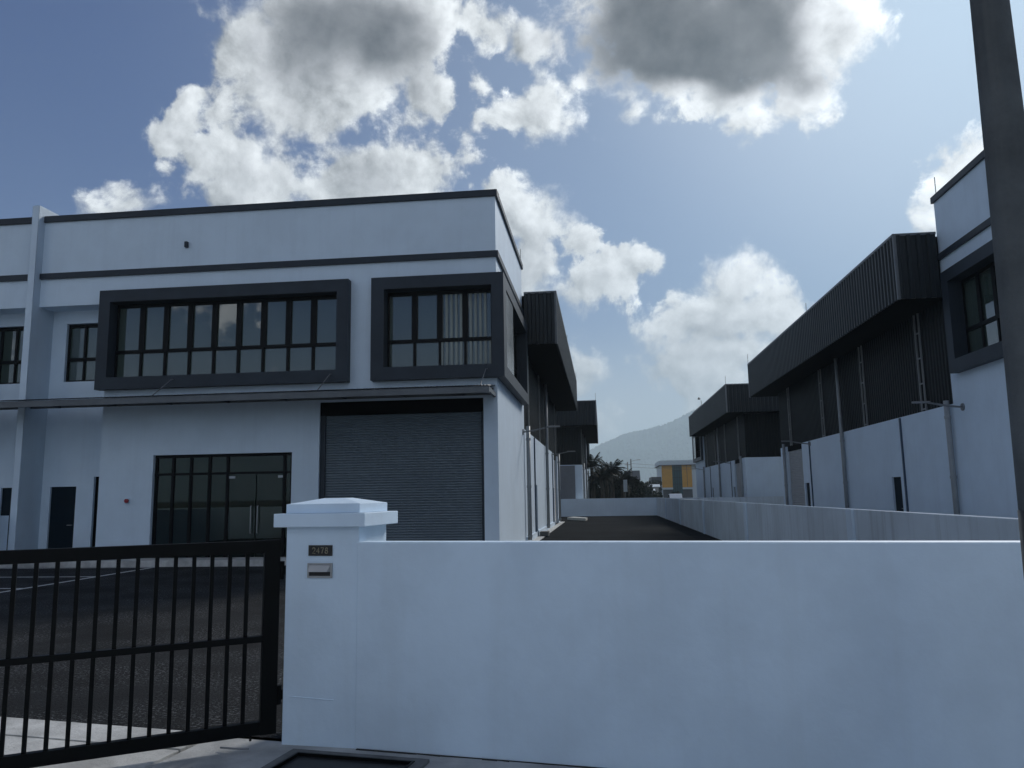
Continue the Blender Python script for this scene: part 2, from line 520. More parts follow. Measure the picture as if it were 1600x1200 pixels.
def link(name, me, parent=None, loc=None, rot=None):
    o = bpy.data.objects.new(name, me)
    COL.objects.link(o)
    if parent:
        o.parent = parent
    if loc:
        o.location = loc
    if rot:
        o.rotation_euler = rot
    return o


def tag(o, label=None, cat=None, group=None, kind=None):
    for k, v in (('label', label), ('category', cat), ('group', group), ('kind', kind)):
        if v:
            o[k] = v
    return o


def thing(name, loc, label, cat, group=None, rz=0.0, scale=None):
    o = bpy.data.objects.new(name, None)
    o.empty_display_size = 0.3
    COL.objects.link(o)
    o.location = loc
    o.rotation_euler = (0, 0, rz)
    if scale:
        o.scale = scale
    return tag(o, label, cat, group)


def copy_tree(o, parent=None):
    c = o.copy()
    COL.objects.link(c)
    if parent:
        c.parent = parent
    for ch in list(o.children):
        copy_tree(ch, c)
    return c

# ---------------------------------------------------------------- factory
# local frame of a factory: x = 0 is its lane side (the building lies at x < 0), y = 0 its front, z = 0 the yard
W, BLOCK, HALL = -12.85, 6.8, 27.3
EAVE0, EAVE1 = 6.75, 8.55


def front(y):
    return lambda u, z, d: (u, y + d, z)


def side(x):
    return lambda u, z, d: (x - d, u, z)


def add_window(root, P, u0, u1, z0, z1, n, transom, name='window', rnd=random, films=(), bars=(0.155, 0.07), blinds=()):
    """black framed window of n bays, tall casements above a row of fixed panes"""
    mb = MB()

    def bar(a0, b0, a1, b1, d0, d1):
        mb.prism([P(a0, b0, d0), P(a1, b0, d0), P(a1, b1, d0), P(a0, b1, d0)], (0, 0, 0), Vector(P(a0, b0, d1)) - Vector(P(a0, b0, d0)))
    up, low = bars
    e = 0.045
    bar(u0, z0, u0 + e, z1, 0, 0.08)
    bar(u1 - e, z0, u1, z1, 0, 0.08)
    bar(u0 + e, z1 - 0.09, u1 - e, z1, 0, 0.08)
    bar(u0 + e, z0, u1 - e, z0 + 0.04, 0, 0.08)
    bar(u0 + e, transom - 0.04, u1 - e, transom + 0.05, -0.004, 0.08)
    w = (u1 - u0 - 2 * e) / n
    for i in range(1, n):
        c = u0 + e + i * w
        bar(c - up / 2, transom + 0.05, c + up / 2, z1 - 0.09, 0, 0.08)
        bar(c - low / 2, z0 + 0.04, c + low / 2, transom - 0.04, 0, 0.08)
    win = mb.build(name, M['alu'], root)
    for i in range(n):
        for k, (a, b, zz0, zz1) in enumerate(((u0 + e + i * w, u0 + e + (i + 1) * w, transom + 0.05, z1 - 0.09), (u0 + e + i * w, u0 + e + (i + 1) * w, z0 + 0.04, transom - 0.04))):
            q = MB()
            t1, t2 = rnd.uniform(-0.004, 0.004), rnd.uniform(-0.003, 0.003)
            q.quad(P(a, zz0, 0.05 + t1), P(b, zz0, 0.05 - t1), P(b, zz1, 0.05 - t1 + t2), P(a, zz1, 0.05 + t1 + t2))
            q.quad(P(a, zz0, 0.062 + t1), P(b, zz0, 0.062 - t1), P(b, zz1, 0.062 - t1 + t2), P(a, zz1, 0.062 + t1 + t2))
            q.build('pane', M['film'] if i in films else M['blind'] if i in blinds else M['glass'], win)
    return win


def corrugated(mb, P, u0, u1, z0, z1, pitch=0.20, depth=0.035):
    n = max(2, round((u1 - u0) / pitch))
    w = (u1 - u0) / n
    for i in range(n):
        a = u0 + i * w
        prof = ((a, 0.0), (a + 0.45 * w, 0.0), (a + 0.55 * w, -depth), (a + 0.90 * w, -depth), (a + w, 0.0))
        for (p, d), (q, e) in zip(prof, prof[1:]):
            mb.quad(P(p, z0, d), P(q, z0, e), P(q, z1, e), P(p, z1, d))


def grown(h, e=0.06):
    return (h[0] - e, h[1] - e, h[2] + e, h[3] + e)


def roller_shutter(root, P, u0, u1, z0, z1, mat, pitch, d=0.12):
    mb = MB()
    n = round((z1 - z0) / pitch)
    h = (z1 - z0) / n
    for i in range(n):
        a = z0 + i * h
        prof = ((a, 0.0), (a + 0.10 * h, -0.016), (a + 0.45 * h, -0.034), (a + 0.72 * h, -0.028), (a + 0.9 * h, 0.0), (a + h, 0.0))
        for (p, e), (q, f) in zip(prof, prof[1:]):
            mb.quad(P(u0, p, d + e), P(u1, p, d + e), P(u1, q, d + f), P(u0, q, d + f))
    return mb.build('shutter_curtain', mat, root)


def build_factory():
    root = bpy.data.objects.new('factory', None)
    COL.objects.link(root)
    rnd = random.Random(3)
    F0, S0 = front(0.0), side(0.0)
    # ---- front wall and the recessed entrance bay beside the party fin
    sh = (-4.69, 0.0, -0.37, 4.10)
    gl = (-9.25, 0.0, -5.42, 2.82)
    w1 = (-10.57, 4.92, -4.20, 7.0)
    w2 = (-2.93, 4.93, -0.12, 7.0)
    mb = MB()
    mb.wall(F0, -10.76, 0.0, 0.0, 7.02, [sh, gl, grown(w1), grown(w2)], 0.3)
    mb.wall(F0, W, 0.0, 7.02, 9.46, [], 0.3)
    mb.build('front_wall', M['white'], root)
    mb = MB()
    mb.wall(front(0.6), W, -10.76, 0.0, 7.02, [(-12.60, 0.0, -11.83, 2.05), (-11.32, 0.0, -10.90, 2.31), (-12.42, 4.98, -10.90, 6.65)], 0.2)
    mb.box(W, 0.3, 7.02, -10.76, 0.8, 7.2)
    mb.box(-10.76, 0.3, 0.0, -10.56, 0.8, 7.02)
    mb.build('recessed_wall', M['white'], root)
    mb = MB()
    mb.box(-13.06, -0.26, 0.0, W, 0.8, 9.89)
    mb.build('party_fin', M['white'], root, bevel=0.012)
    # ---- lane side of the front block
    ws = (0.35, 4.93, 5.95, 7.0)
    mb = MB()
    mb.wall(S0, 0.3, BLOCK, 0.0, 9.46, [grown(ws)], 0.3)
    mb.box(W, BLOCK - 0.2, 4.0, -0.3, BLOCK, 9.46)
    mb.build('side_wall', M['white'], root)
    # ---- dark bands
    mb = MB()
    mb.box(W, -0.06, 9.46, 0.06, 0.36, 9.64)
    mb.box(-0.36, 0.36, 9.46, 0.06, BLOCK + 0.06, 9.64)
    mb.box(W, BLOCK - 0.3, 9.46, -0.36, BLOCK + 0.06, 9.64)
    mb.build('parapet_coping', M['trim'], root, bevel=0.01)
    mb = MB()
    mb.box(W, -0.07, 7.80, 0.07, -0.001, 7.96)
    mb.box(0.001, -0.001, 7.80, 0.07, BLOCK, 7.96)
    mb.build('string_course', M['trim'], root)
    mb = MB()
    mb.box(W, 0.3, 8.9, -0.3, BLOCK - 0.2, 9.0)
    mb.build('roof_slab', M['sheet'], root)

    # ---- projecting window surrounds
    def ring(mb, P, o, i, d0, d1):
        (a0, b0, a1, b1), (c0, e0, c1, e1) = o, i
        for r in ((a0, b0, c0, b1), (c1, b0, a1, b1), (c0, b0, c1, e0), (c0, e1, c1, b1)):
            q = [P(r[0], r[1], d0), P(r[2], r[1], d0), P(r[2], r[3], d0), P(r[0], r[3], d0)]
            mb.prism(q, (0, 0, 0), Vector(P(0, 0, d1)) - Vector(P(0, 0, d0)))
    mb = MB()
    ring(mb, F0, (-10.89, 4.60, -3.89, 7.33), (-10.57, 4.92, -4.20, 7.0), -0.25, 0.0)
    ring(mb, front(0.002), grown(w1, 0.058), w1, 0.0, 0.24)
    mb.build('window_surround', M['trim'], root)
    mb = MB()
    ring(mb, front(0.002), grown(w2, 0.058), w2, 0.0, 0.24)
    ring(mb, side(-0.002), grown(ws, 0.058), ws, 0.0, 0.24)
    ring(mb, F0, (-3.27, 4.60, 0.22, 7.32), (-2.93, 4.93, -0.10, 7.0), -0.25, 0.0)
    mb.box(0.0, 0.0, 4.60, 0.22, 0.35, 7.32)
    mb.box(0.0, 0.35, 4.60, 0.22, 5.95, 4.93)
    mb.box(0.0, 0.35, 7.0, 0.22, 5.95, 7.32)
    mb.box(0.0, 5.95, 4.60, 0.22, 6.32, 7.32)
    mb.build('window_surround', M['trim'], root)
    add_window(root, front(0.09), -10.56, -4.21, 4.925, 6.995, 9, 5.66, rnd=rnd)
    w = add_window(root, front(0.14), -2.925, -0.125, 4.935, 6.995, 4, 5.66, rnd=rnd)
    for i in range(11):                       # upright pale slats behind the frame of the right half
        x = -1.505 + i * 0.128
        for z0, z1 in ((4.985, 5.61), (5.72, 6.89)):
            if z0 > 5.5 and (-0.98 < x < -0.74 or x > -0.33):
                continue
            mb = MB()
            mb.box(x, 0.155, z0, x + 0.066, 0.175, z1)
            mb.build('blind_slat', M['blind'], w)
    add_window(root, side(-0.12), 0.36, 5.94, 4.935, 6.995, 7, 5.66, rnd=rnd, films=(1,))
    mb = MB()
    mb.box(0.17, 0.36, 4.94, 0.195, 2.15, 6.99)
    mb.build('glass_panel', M['film'], root)
    add_window(root, front(0.68), -12.41, -10.91, 4.99, 6.64, 3, 5.62, rnd=rnd, bars=(0.07, 0.05))

    # ---- entrance bay doors
    mb = MB()
    mb.box(-12.60, 0.66, 0.0, -11.83, 0.71, 2.05)
    d = mb.build('door', M['door'], root)
    mb = MB()
    mb.tube([(-11.93, 0.66, 1.0), (-11.93, 0.60, 1.0), (-12.04, 0.60, 1.0)], 0.012, 6)
    mb.build('handle', M['steel'], d)
    mb = MB()
    mb.box(-11.32, 0.68, 0.0, -10.90, 0.72, 2.31)
    tag(mb.build('cupboard_door', M['box'], root), 'tall narrow black door half hidden behind the main wall')

    # ---- big roller shutter
    mb = MB()
    mb.box(-4.69, 0.06, 0.0, -4.55, 0.28, 3.75)
    mb.build('shutter_guide', M['trim'], root)
    mb = MB()
    mb.box(-0.44, 0.06, 0.0, -0.37, 0.28, 3.75)
    mb.build('shutter_guide', M['trim'], root)
    mb = MB()
    mb.box(-4.69, 0.05, 3.75, -0.37, 0.29, 4.10)
    mb.build('shutter_box', M['box'], root)
    roller_shutter(root, F0, -4.55, -0.44, 0.0, 3.75, M['shutter'], 0.066, 0.14)

    # ---- glazed entrance with a room behind it
    xs = [-9.25, -8.74, -8.24, -7.72, -7.22, -5.66, -5.42]
    mb = MB()
    P = front(0.10)

    def bar(a0, b0, a1, b1, y0=0.10, y1=0.18):
        mb.box(a0, y0, b0, a1, y1, b1)
    bar(-9.25, 2.74, -5.42, 2.82)
    bar(-9.25, 0.0, -5.42, 0.06)
    bar(-9.25, 2.28, -5.42, 2.34, 0.098)
    for x in xs:
        c = min(max(x, -9.21), -5.46)
        bar(c - 0.035, 0.06, c + 0.035, 2.28, 0.10)
        bar(c - 0.035, 2.34, c + 0.035, 2.74, 0.10)
    ent = mb.build('glazed_entrance', M['alu'], root)
    mid = (-7.22 - 5.66) / 2
    for a, b in list(zip(xs, xs[1:])):
        for z0, z1 in ((0.06, 2.28), (2.34, 2.74)):
            spans = [(a, b)]
            if a == -7.22 and z0 < 1:
                spans = [(a, mid - 0.004), (mid + 0.004, b)]
            for p, q in spans:
                k = MB()
                k.box(p + 0.03, 0.135, z0, q - 0.03 if q != mid - 0.004 else q, 0.147, z1)
                k.build('pane', M['doorglass'], ent)
    for x in (mid - 0.09, mid + 0.09):
        k = MB()
        k.tube([(x, 0.12, 0.75), (x, 0.07, 0.75), (x, 0.07, 1.45), (x, 0.12, 1.45)], 0.014, 6)
        k.build('handle', M['steel'], ent)
    for x in (-7.17, -5.83):
        k = MB()
        k.box(x, 0.115, 2.17, x + 0.16, 0.134, 2.23)
        k.build('patch_fitting', M['steel'], ent)
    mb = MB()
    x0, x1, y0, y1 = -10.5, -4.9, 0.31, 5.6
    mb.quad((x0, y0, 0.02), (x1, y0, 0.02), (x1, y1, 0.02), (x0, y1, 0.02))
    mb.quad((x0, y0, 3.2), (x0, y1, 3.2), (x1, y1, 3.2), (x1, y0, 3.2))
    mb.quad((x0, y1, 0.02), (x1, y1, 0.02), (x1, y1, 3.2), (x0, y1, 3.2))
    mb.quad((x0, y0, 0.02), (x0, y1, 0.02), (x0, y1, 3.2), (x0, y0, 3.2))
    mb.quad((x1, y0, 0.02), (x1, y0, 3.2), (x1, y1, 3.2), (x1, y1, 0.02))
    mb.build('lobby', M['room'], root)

    # ---- canopy on tie rods
    can = bpy.data.objects.new('canopy', None)
    mb = MB()
    n = 170
    xa, xb = -12.95, -0.05
    w = (xb - xa) / n
    for i in range(n):
        a = xa + i * w
        pr = ((a, 0.0), (a + 0.4 * w, 0.022), (a + 0.6 * w, 0.022), (a + w, 0.0))
        for (p, h), (q, g) in zip(pr, pr[1:]):
            mb.quad((p, -1.28, 4.225 + h), (q, -1.28, 4.225 + g), (q, 0.0, 4.40 + g), (p, 0.0, 4.40 + h))
    can = mb.build('canopy', M['sheet'], root)
    mb = MB()
    mb.box(xa, -1.24, 4.06, xb + 0.01, -1.18, 4.215)
    mb.box(xb - 0.05, -1.18, 4.10, xb + 0.01, -0.002, 4.21)
    mb.box(xa, -0.06, 4.16, xb - 0.05, -0.002, 4.33)
    mb.build('canopy_edge', M['sheet'], can)
    for x in (-12.0, -10.4, -8.8, -7.2, -5.6, -4.0, -2.4, -0.9):
        mb = MB()
        mb.box(x, -1.18, 4.15, x + 0.05, -0.06, 4.21)
        mb.build('canopy_joist', M['trim'], can)
    for x in (-8.64, -4.30, -0.22):
        mb = MB()
        mb.tube([(x, -0.25, 4.80), (x - 0.03, -0.30, 4.79), (x - 0.05, -1.10, 4.27)], 0.014, 6)
        mb.build('tie_rod', M['galv'], can)

    # ---- small fittings on the front
    mb = MB()
    mb.box(-8.60, -0.10, 8.50, -8.52, 0.0, 8.66)
    k = mb.build('parapet_light', M['trim'], root, bevel=0.01)
    mb = MB()
    mb.box(-9.98, -0.05, 1.58, -9.86, 0.0, 1.70)
    k = mb.build('alarm_plate', M['white'], root)
    mb = MB()
    mb.tube([(-9.90, -0.05, 1.63), (-9.90, -0.10, 1.63), (-9.90, -0.115, 1.63)], [0.055, 0.055, 0.03], 14)
    mb.build('alarm_bell', M['red'], k)

    # ---- hall behind: white dado, cladding, eave box
    shs = (22.95, 0.0, 25.95, 3.85)
    doors = ((10.95, 0.0, 11.75, 2.0), (22.0, 0.0, 22.75, 1.97))
    mb = MB()
    mb.wall(S0, BLOCK, HALL, 0.0, 3.85, [shs, *doors], 0.22)
    mb.wall(lambda u, z, d: (u, HALL - d, z), W, -0.22, 0.0, 3.85, [], 0.22)
    mb.build('lower_wall', M['white'], root)
    mb = MB()
    for a, b in ((BLOCK, 10.95), (11.75, 22.0), (22.75, 22.95), (25.95, HALL)):
        mb.box(0.0, a, 0.0, 0.045, b, 0.22)
    mb.build('plinth', M['white'], root)
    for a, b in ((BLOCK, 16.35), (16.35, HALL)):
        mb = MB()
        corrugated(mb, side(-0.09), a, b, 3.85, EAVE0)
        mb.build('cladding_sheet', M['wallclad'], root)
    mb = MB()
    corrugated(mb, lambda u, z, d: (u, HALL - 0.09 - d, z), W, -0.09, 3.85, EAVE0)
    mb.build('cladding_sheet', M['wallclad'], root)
    mb = MB()                                   # lane eave, turning along the rear
    corrugated(mb, side(1.16), BLOCK - 0.1, HALL + 1.16, EAVE0, EAVE1, 0.25, 0.055)
    corrugated(mb, lambda u, z, d: (u, HALL + 1.16 - d, z), W, 1.16, EAVE0, EAVE1, 0.25, 0.055)
    corrugated(mb, lambda u, z, d: (u, BLOCK - 0.1 + d, z), 0.08, 1.16, EAVE0, EAVE1, 0.25, 0.055)
    mb.build('eave_fascia', M['clad'], root)
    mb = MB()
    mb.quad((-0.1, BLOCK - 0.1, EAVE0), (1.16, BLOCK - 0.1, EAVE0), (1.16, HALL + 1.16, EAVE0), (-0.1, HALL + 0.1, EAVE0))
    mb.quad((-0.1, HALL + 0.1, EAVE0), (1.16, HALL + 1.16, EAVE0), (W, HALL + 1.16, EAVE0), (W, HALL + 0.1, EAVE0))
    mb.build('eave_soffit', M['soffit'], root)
    mb = MB()
    mb.box(1.13, BLOCK - 0.14, EAVE1 - 0.02, 1.22, HALL + 1.22, EAVE1 + 0.05)
    mb.box(W, HALL + 1.13, EAVE1 - 0.02, 1.13, HALL + 1.22, EAVE1 + 0.05)
    mb.box(0.08, BLOCK - 0.14, EAVE1 - 0.02, 1.13, BLOCK - 0.05, EAVE1 + 0.05)
    mb.box(1.14, BLOCK - 0.145, EAVE0 - 0.01, 1.215, BLOCK - 0.07, EAVE1 - 0.02)
    mb.box(1.14, HALL + 1.13, EAVE0 - 0.01, 1.215, HALL + 1.205, EAVE1 - 0.02)
    mb.build('eave_flashing', M['sheet'], root)
    mb = MB()
    mb.quad((W, BLOCK, 8.5), (1.14, BLOCK, 8.5), (1.14, HALL + 1.14, 8.5), (W, HALL + 1.14, 8.5))
    mb.build('hall_roof', M['sheet'], root)
    mb = MB()
    mb.wall(lambda u, z, d: (W + d, u, z), 0.8, HALL, 0.0, 8.4, [], 0.2)
    mb.build('party_wall', M['white'], root)
    # ---- pipes, doors, rails and lamps along the lane
    for y, zt in ((6.93, 3.95), (16.35, EAVE0), (26.15, 4.0)):
        mb = MB()
        x = 0.10 if y > 7 else 0.12
        mb.tube([(x, y, 0.12), (x, y, zt)], 0.072, 10)
        dp = mb.build('downpipe', M['pipe'], root, smooth=True)
        for z in (0.25, 1.9, 3.5):
            mb = MB()
            mb.tube([(x, y, z - 0.04), (x, y, z + 0.04)], 0.085, 10)
            mb.build('pipe_collar', M['pipe'], dp)
    for y in (10.55, 21.5):
        mb = MB()
        mb.box(0.002, y - 0.035, 0.22, 0.05, y + 0.035, 3.82)
        mb.build('conduit', M['blue_pipe'], root)
    for a, b, c, e in doors:
        mb = MB()
        mb.box(-0.12, a, b, -0.07, c, e)
        k = mb.build('door', M['door'], root)
        mb = MB()
        mb.tube([(-0.07, a + 0.08, 1.0), (-0.02, a + 0.08, 1.0), (-0.02, a + 0.18, 1.0)], 0.011, 6)
        mb.build('handle', M['steel'], k)
    roller_shutter(root, S0, 23.0, 25.9, 0.0, 3.6, M['pale_shutter'], 0.085, 0.12)
    mb = MB()
    mb.box(-0.2, 22.95, 3.6, -0.06, 25.95, 3.85)
    mb.build('shutter_box', M['box'], root)
    for y in (8.75, 13.85, 19.2, 25.0):  # paired pale uprights with cross pieces on the cladding
        mb = MB()
        for s in (-0.15, 0.15):
            mb.box(-0.045, y + s - 0.02, 3.84, 0.0, y + s + 0.02, EAVE0)
        for z in (3.90, 4.65, 5.4, 6.15):
            mb.box(-0.04, y - 0.13, z, -0.005, y + 0.13, z + 0.035)
        mb.build('runged_strip', M['pale_strip'], root)
    for y in (6.25, 21.4):
        mb = MB()
        mb.tube([(0.0, y, 3.70), (0.03, y, 3.70)], 0.10, 10)
        mb.tube([(0.03, y, 3.70), (0.35, y + 0.02, 3.74), (0.85, y + 0.03, 3.84)], 0.028, 6)
        k = mb.build('wall_lamp', M['galv'], root)
        mb = MB()
        mb.box(0.80, y - 0.02, 3.83, 1.25, y + 0.07, 3.885)
        mb.build('lamp_head', M['galv'], k, bevel=0.02)
    for x, y, z, h in ((0.0, 6.6, 9.64, 0.5), (1.18, HALL + 1.18, EAVE1, 0.6), (1.18, 16.0, EAVE1, 0.4)):
        mb = MB()
        mb.tube([(x, y, z), (x, y, z + h)], 0.012, 5)
        mb.build('lightning_rod', M['galv'], root)
    return root


f0 = build_factory()
f0.location = (-2.57, 19.5, 0.0)
tag(f0, 'white two-storey factory with grey roller shutter and glazed entrance, left of the lane', 'factory', 'charcoal trimmed factory units along the lane')
for loc, sc, lab in (
        ((9.42, 15.1, 0), (-1, 1, 1), 'white factory at the right edge, ribbed dark eave, nearest on the right of the lane'),
        ((9.42, 80.0, 0), (-1, -1, 1), 'smaller looking dark eaved factory in front of the yellow building, right side of the lane'),
        ((-1.45, 86.7, 0), (1, -1, 1), 'dark eaved factory beyond the far cross wall, beside the palms'),
        ((-28.48, 19.5, 0), (-1, 1, 1), 'adjoining white factory cut by the left picture edge, beyond the party fin')):
    f = copy_tree(f0)
    f.location = loc
    f.scale = sc
    f['label'] = lab
    if loc[0] == -1.45:                  # this one has a dark grey panel over its lower rear wall
        mb = MB()
        mb.box(W + 0.5, HALL + 0.005, 0.0, -0.55, HALL + 0.06, 3.8)
        mb.build('rear_panel', M['grey_panel_shutter'], f)

# ------------------------------------------------------- ground and roads
def sheet(name, pts, z, mat, kind='structure', parent=None):
    me = bpy.data.meshes.new(name)
    me.from_pydata([(x, y, z) for x, y in pts], [], [tuple(range(len(pts)))])
    me.materials.append(mat)
    o = link(name, me, parent)
    if kind:
        o['kind'] = kind
    return o


WALL_A = Vector((-1.63, 5.21, 0))            # where the boundary wall leaves the gate pier
WALL_D = Vector((0.9869, -0.1613, 0)).normalized()
WALL_N = Vector((0.1613, 0.9869, 0)).normalized()


def wl(s, n=0.0):
    p = WALL_A + WALL_D * s + WALL_N * n
    return (p.x, p.y)


sheet('ground', [(-7300, -7300), (7300, -7300), (7300, 7300), (-7300, 7300)], -0.12, M['dirt'])
sheet('asphalt_yard', [wl(-40, 0.02), wl(3.0, 0.02), (3.8, 9), (3.95, 58.6), (-2.3, 58.6), (-2.3, 19.0), (-40, 19.0)], 0.0, M['asphalt'])
lane = sheet('asphalt_lane', [(-2.3, 21), (3.95, 21), (3.95, 58.6), (-2.3, 58.6)], 0.004, M['lane'])
sheet('far_ground_slab', [(-16, 47), (-2.32, 47), (-2.32, 58.6), (-16, 58.6)], -0.004, M['lane'])
sheet('neighbour_yard', [(4.1, 6), (30, 2), (30, 15.1), (9.45, 15.1), (9.45, 50), (4.1, 50)], 0.0, M['concrete'])
sheet('rear_road', [(-60, 58.9), (60, 58.9), (60, 64), (9.5, 64), (9.5, 118), (-1.5, 118), (-1.5, 64), (-60, 64)], -0.06, M['lane'])
sheet('road', [(-80, -60), (80, -60), (80, -3), (-80, 3)], -0.08, M['concrete'])
mb = MB()                                    # pavement outside the boundary wall
a, b, c, d = wl(-1.1, 0.0), wl(30, 0.0), wl(30, -7), wl(-1.1, -7)
mb.prism([(*a, -0.1), (*b, -0.1), (*c, -0.1), (*d, -0.1)], (0, 0, 0), (0, 0, 0.088))
tag(mb.build('pavement', M['concrete']), kind='structure')
mb = MB()                                    # driveway crossing, in two pours with a joint between
for n0, n1 in ((0.02, -0.33), (-0.345, -7)):
    a, b, c, d = wl(-40, n0), wl(-1.115, n0), wl(-1.115, n1), wl(-40, n1)
    h = 0.104 if n0 > 0 else 0.100
    mb.prism([(*a, -0.1), (*b, -0.1), (*c, -0.1), (*d, -0.1)], (0, 0, 0), (0, 0, h))
tag(mb.build('driveway_apron', M['apron'], bevel=0.004), kind='structure')
mb = MB()
mb.box(-30, 18.55, -0.05, -2.62, 19.495, 0.15)
tag(mb.build('entrance_step', M['apron'], bevel=0.015), kind='structure')
mb = MB()
mb.box(-2.52, 19.6, -0.05, -2.26, 47.0, 0.03)
tag(mb.build('concrete_strip', M['apron'], bevel=0.005), kind='structure')
# parking bays on the left of the yard
YARD = bpy.data.objects['asphalt_yard']
for x0, y0, x1, y1 in ((-11.05, 12.6, -10.95, 18.5), (-15.6, 18.32, -11.05, 18.42), (-15.6, 16.15, -11.05, 16.25), (-15.6, 14.0, -11.05, 14.1)):
    sheet('parking_line', [(x0, y0), (x1, y0), (x1, y1), (x0, y1)], 0.004, M['line'], None, YARD)

# --------------------------------------------------------- boundary walls
mb = MB()
Pw = lambda u, z, d: (*wl(u, d - 0.032), z)
mb.wall(Pw, -0.02, 5.75, -0.08, 1.31, [], 0.13)
w = mb.build('boundary_wall', M['front'], bevel=0.012)
tag(w, 'long low white wall across the foreground, running right from the gate pier', 'wall')
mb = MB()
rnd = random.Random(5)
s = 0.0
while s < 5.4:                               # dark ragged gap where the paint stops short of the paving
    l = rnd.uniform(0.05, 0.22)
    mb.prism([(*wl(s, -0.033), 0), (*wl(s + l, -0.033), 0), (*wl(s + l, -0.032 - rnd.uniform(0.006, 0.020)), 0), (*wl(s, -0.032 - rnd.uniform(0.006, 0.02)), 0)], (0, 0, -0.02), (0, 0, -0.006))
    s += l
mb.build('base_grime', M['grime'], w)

mb = MB()
mb.wall(Pw, -24.0, -6.6, -0.08, 1.31, [], 0.13)
w2_ = mb.build('boundary_wall', M['front'], bevel=0.012)
tag(w2_, 'low white boundary wall beyond the gate, mirrored in the entrance glass', 'wall')

# long wall between the two yards, with pilasters
mb = MB()
mb.wall(side(4.10), 4.45, 58.6, -0.1, 1.30, [], 0.15)
w = mb.build('lane_wall', M['stained'], bevel=0.008)
tag(w, 'long stained grey-white wall running away along the right of the lane', 'wall')
for y in (13.0, 22.3, 31.5, 41.0, 50.0):
    mb = MB()
    mb.box(3.905, y, -0.1, 3.95, y + 0.30, 1.302)
    mb.build('pilaster', M['white'], w, bevel=0.006)
mb = MB()
mb.wall(front(58.6), -16.0, 4.10, -0.1, 1.30, [], 0.15)
w = mb.build('cross_wall', M['white'])
tag(w, 'low white wall closing the far end of the lane', 'wall')
mb = MB()
mb.wall(front(50.0), 4.105, 25.0, -0.1, 1.30, [], 0.15)
w = mb.build('rear_yard_wall', M['stained'])
tag(w, 'low dull wall behind the right factory, seen over the lane wall', 'wall')
mb = MB()
mb.wall(side(-15.62), 6.8, 19.2, -0.1, 1.30, [], 0.18)
w = mb.build('yard_wall', M['white'])
tag(w, 'short white wall joining the party fin at the left picture edge', 'wall')

# --------------------------------------------------------------- gate pier
PR = -0.10
pier = thing('gate_pier', (-1.882, 5.465, -0.1), 'white square gate pier with stepped cap, number plate and letter slot', 'gate pier', rz=PR)
hw, hd = 0.268, 0.25
mb = MB()
mb.box(-hw, -hd, 0.0, hw, hd, 1.515)
mb.build('shaft', M['front'], pier, bevel=0.008)
mb = MB()
mb.box(-hw - 0.065, -hd - 0.065, 1.512, hw + 0.065, hd + 0.065, 1.603)
k = mb.build('cap', M['front'], pier, bevel=0.005)
mb = MB()
mb.box(-hw - 0.004, -hd - 0.004, 1.604, hw + 0.004, hd + 0.004, 1.667)
mb.box(-hw, -hd, 1.667, hw, hd, 1.705, top=(0.19, 0.18))
mb.build('cap_top', M['front'], k, bevel=0.003)
mb = MB()
px0, px1, pz0, pz1 = -0.098, 0.076, 1.317, 1.388
mb.box(px0, -hd - 0.008, pz0, px1, -hd + 0.002, pz1)
plate = mb.build('number_plate', M['plate'], pier, bevel=0.002)

SEG = {'2': 'abged', '4': 'fgbc', '7': 'abc', '8': 'abcdefg'}


def digit_strokes(ch):
    if ch == '2':
        return [[(0.05, 0.74), (0.12, 0.92), (0.35, 1.0), (0.62, 1.0), (0.88, 0.90), (0.95, 0.72), (0.85, 0.52), (0.05, 0.0), (0.98, 0.0)]]
    if ch == '4':
        return [[(0.72, 0.0), (0.72, 1.0), (0.02, 0.30), (1.0, 0.30)]]
    if ch == '7':
        return [[(0.02, 1.0), (0.98, 1.0), (0.62, 0.5), (0.40, 0.0)]]
    top = [(0.5 + 0.36 * math.cos(t * math.pi / 6), 0.76 + 0.24 * math.sin(t * math.pi / 6)) for t in range(13)]
    low = [(0.5 + 0.46 * math.cos(t * math.pi / 6), 0.26 + 0.27 * math.sin(t * math.pi / 6)) for t in range(13)]
    return [top, low]


dw, dh, gap = 0.0215, 0.037, 0.0095
x = (px0 + px1) / 2 - (4 * dw + 3 * gap) / 2
for ch in '2478':
    mb = MB()
    for st in digit_strokes(ch):
        mb.tube([(x + p * dw, -hd - 0.0095, (pz0 + pz1) / 2 - dh / 2 + q * dh) for p, q in st], 0.0034, 6)
    mb.build('digit', M['gold'], plate)
    x += dw + gap
lx0, lx1, lz0, lz1 = -0.102, 0.078, 1.172, 1.268
mb = MB()
mb.wall(lambda u, z, d: (u, -hd - 0.010 + d, z), lx0, lx1, lz0, lz1, [(lx0 + 0.012, lz0 + 0.012, lx1 - 0.012, lz1 - 0.010)], 0.012)
slot = mb.build('letter_slot', M['steel'], pier)
mb = MB()
y = -hd - 0.006
mb.quad((lx0 + 0.012, y, lz1 - 0.010), (lx1 - 0.012, y, lz1 - 0.010), (lx1 - 0.030, y - 0.022, lz0 + 0.040), (lx0 + 0.012, y - 0.022, lz0 + 0.040))
mb.quad((lx1 - 0.012, y, lz1 - 0.010), (lx1 - 0.012, y, lz0 + 0.040), (lx1 - 0.030, y - 0.022, lz0 + 0.040))
mb.build('flap', M['steel'], slot)
mb = MB()
mb.box(lx0 + 0.012, y - 0.001, lz0 + 0.012, lx1 - 0.012, y + 0.004, lz1 - 0.010)
mb.build('slot_mouth', M['black'], slot)
mb = MB()
mb.tube([(-0.22, -hd - 0.001, 0.395), (-0.10, -hd - 0.002, 0.391), (0.10, -hd - 0.001, 0.383)], 0.004, 5)
mb.build('render_ridge', M['front'], pier)

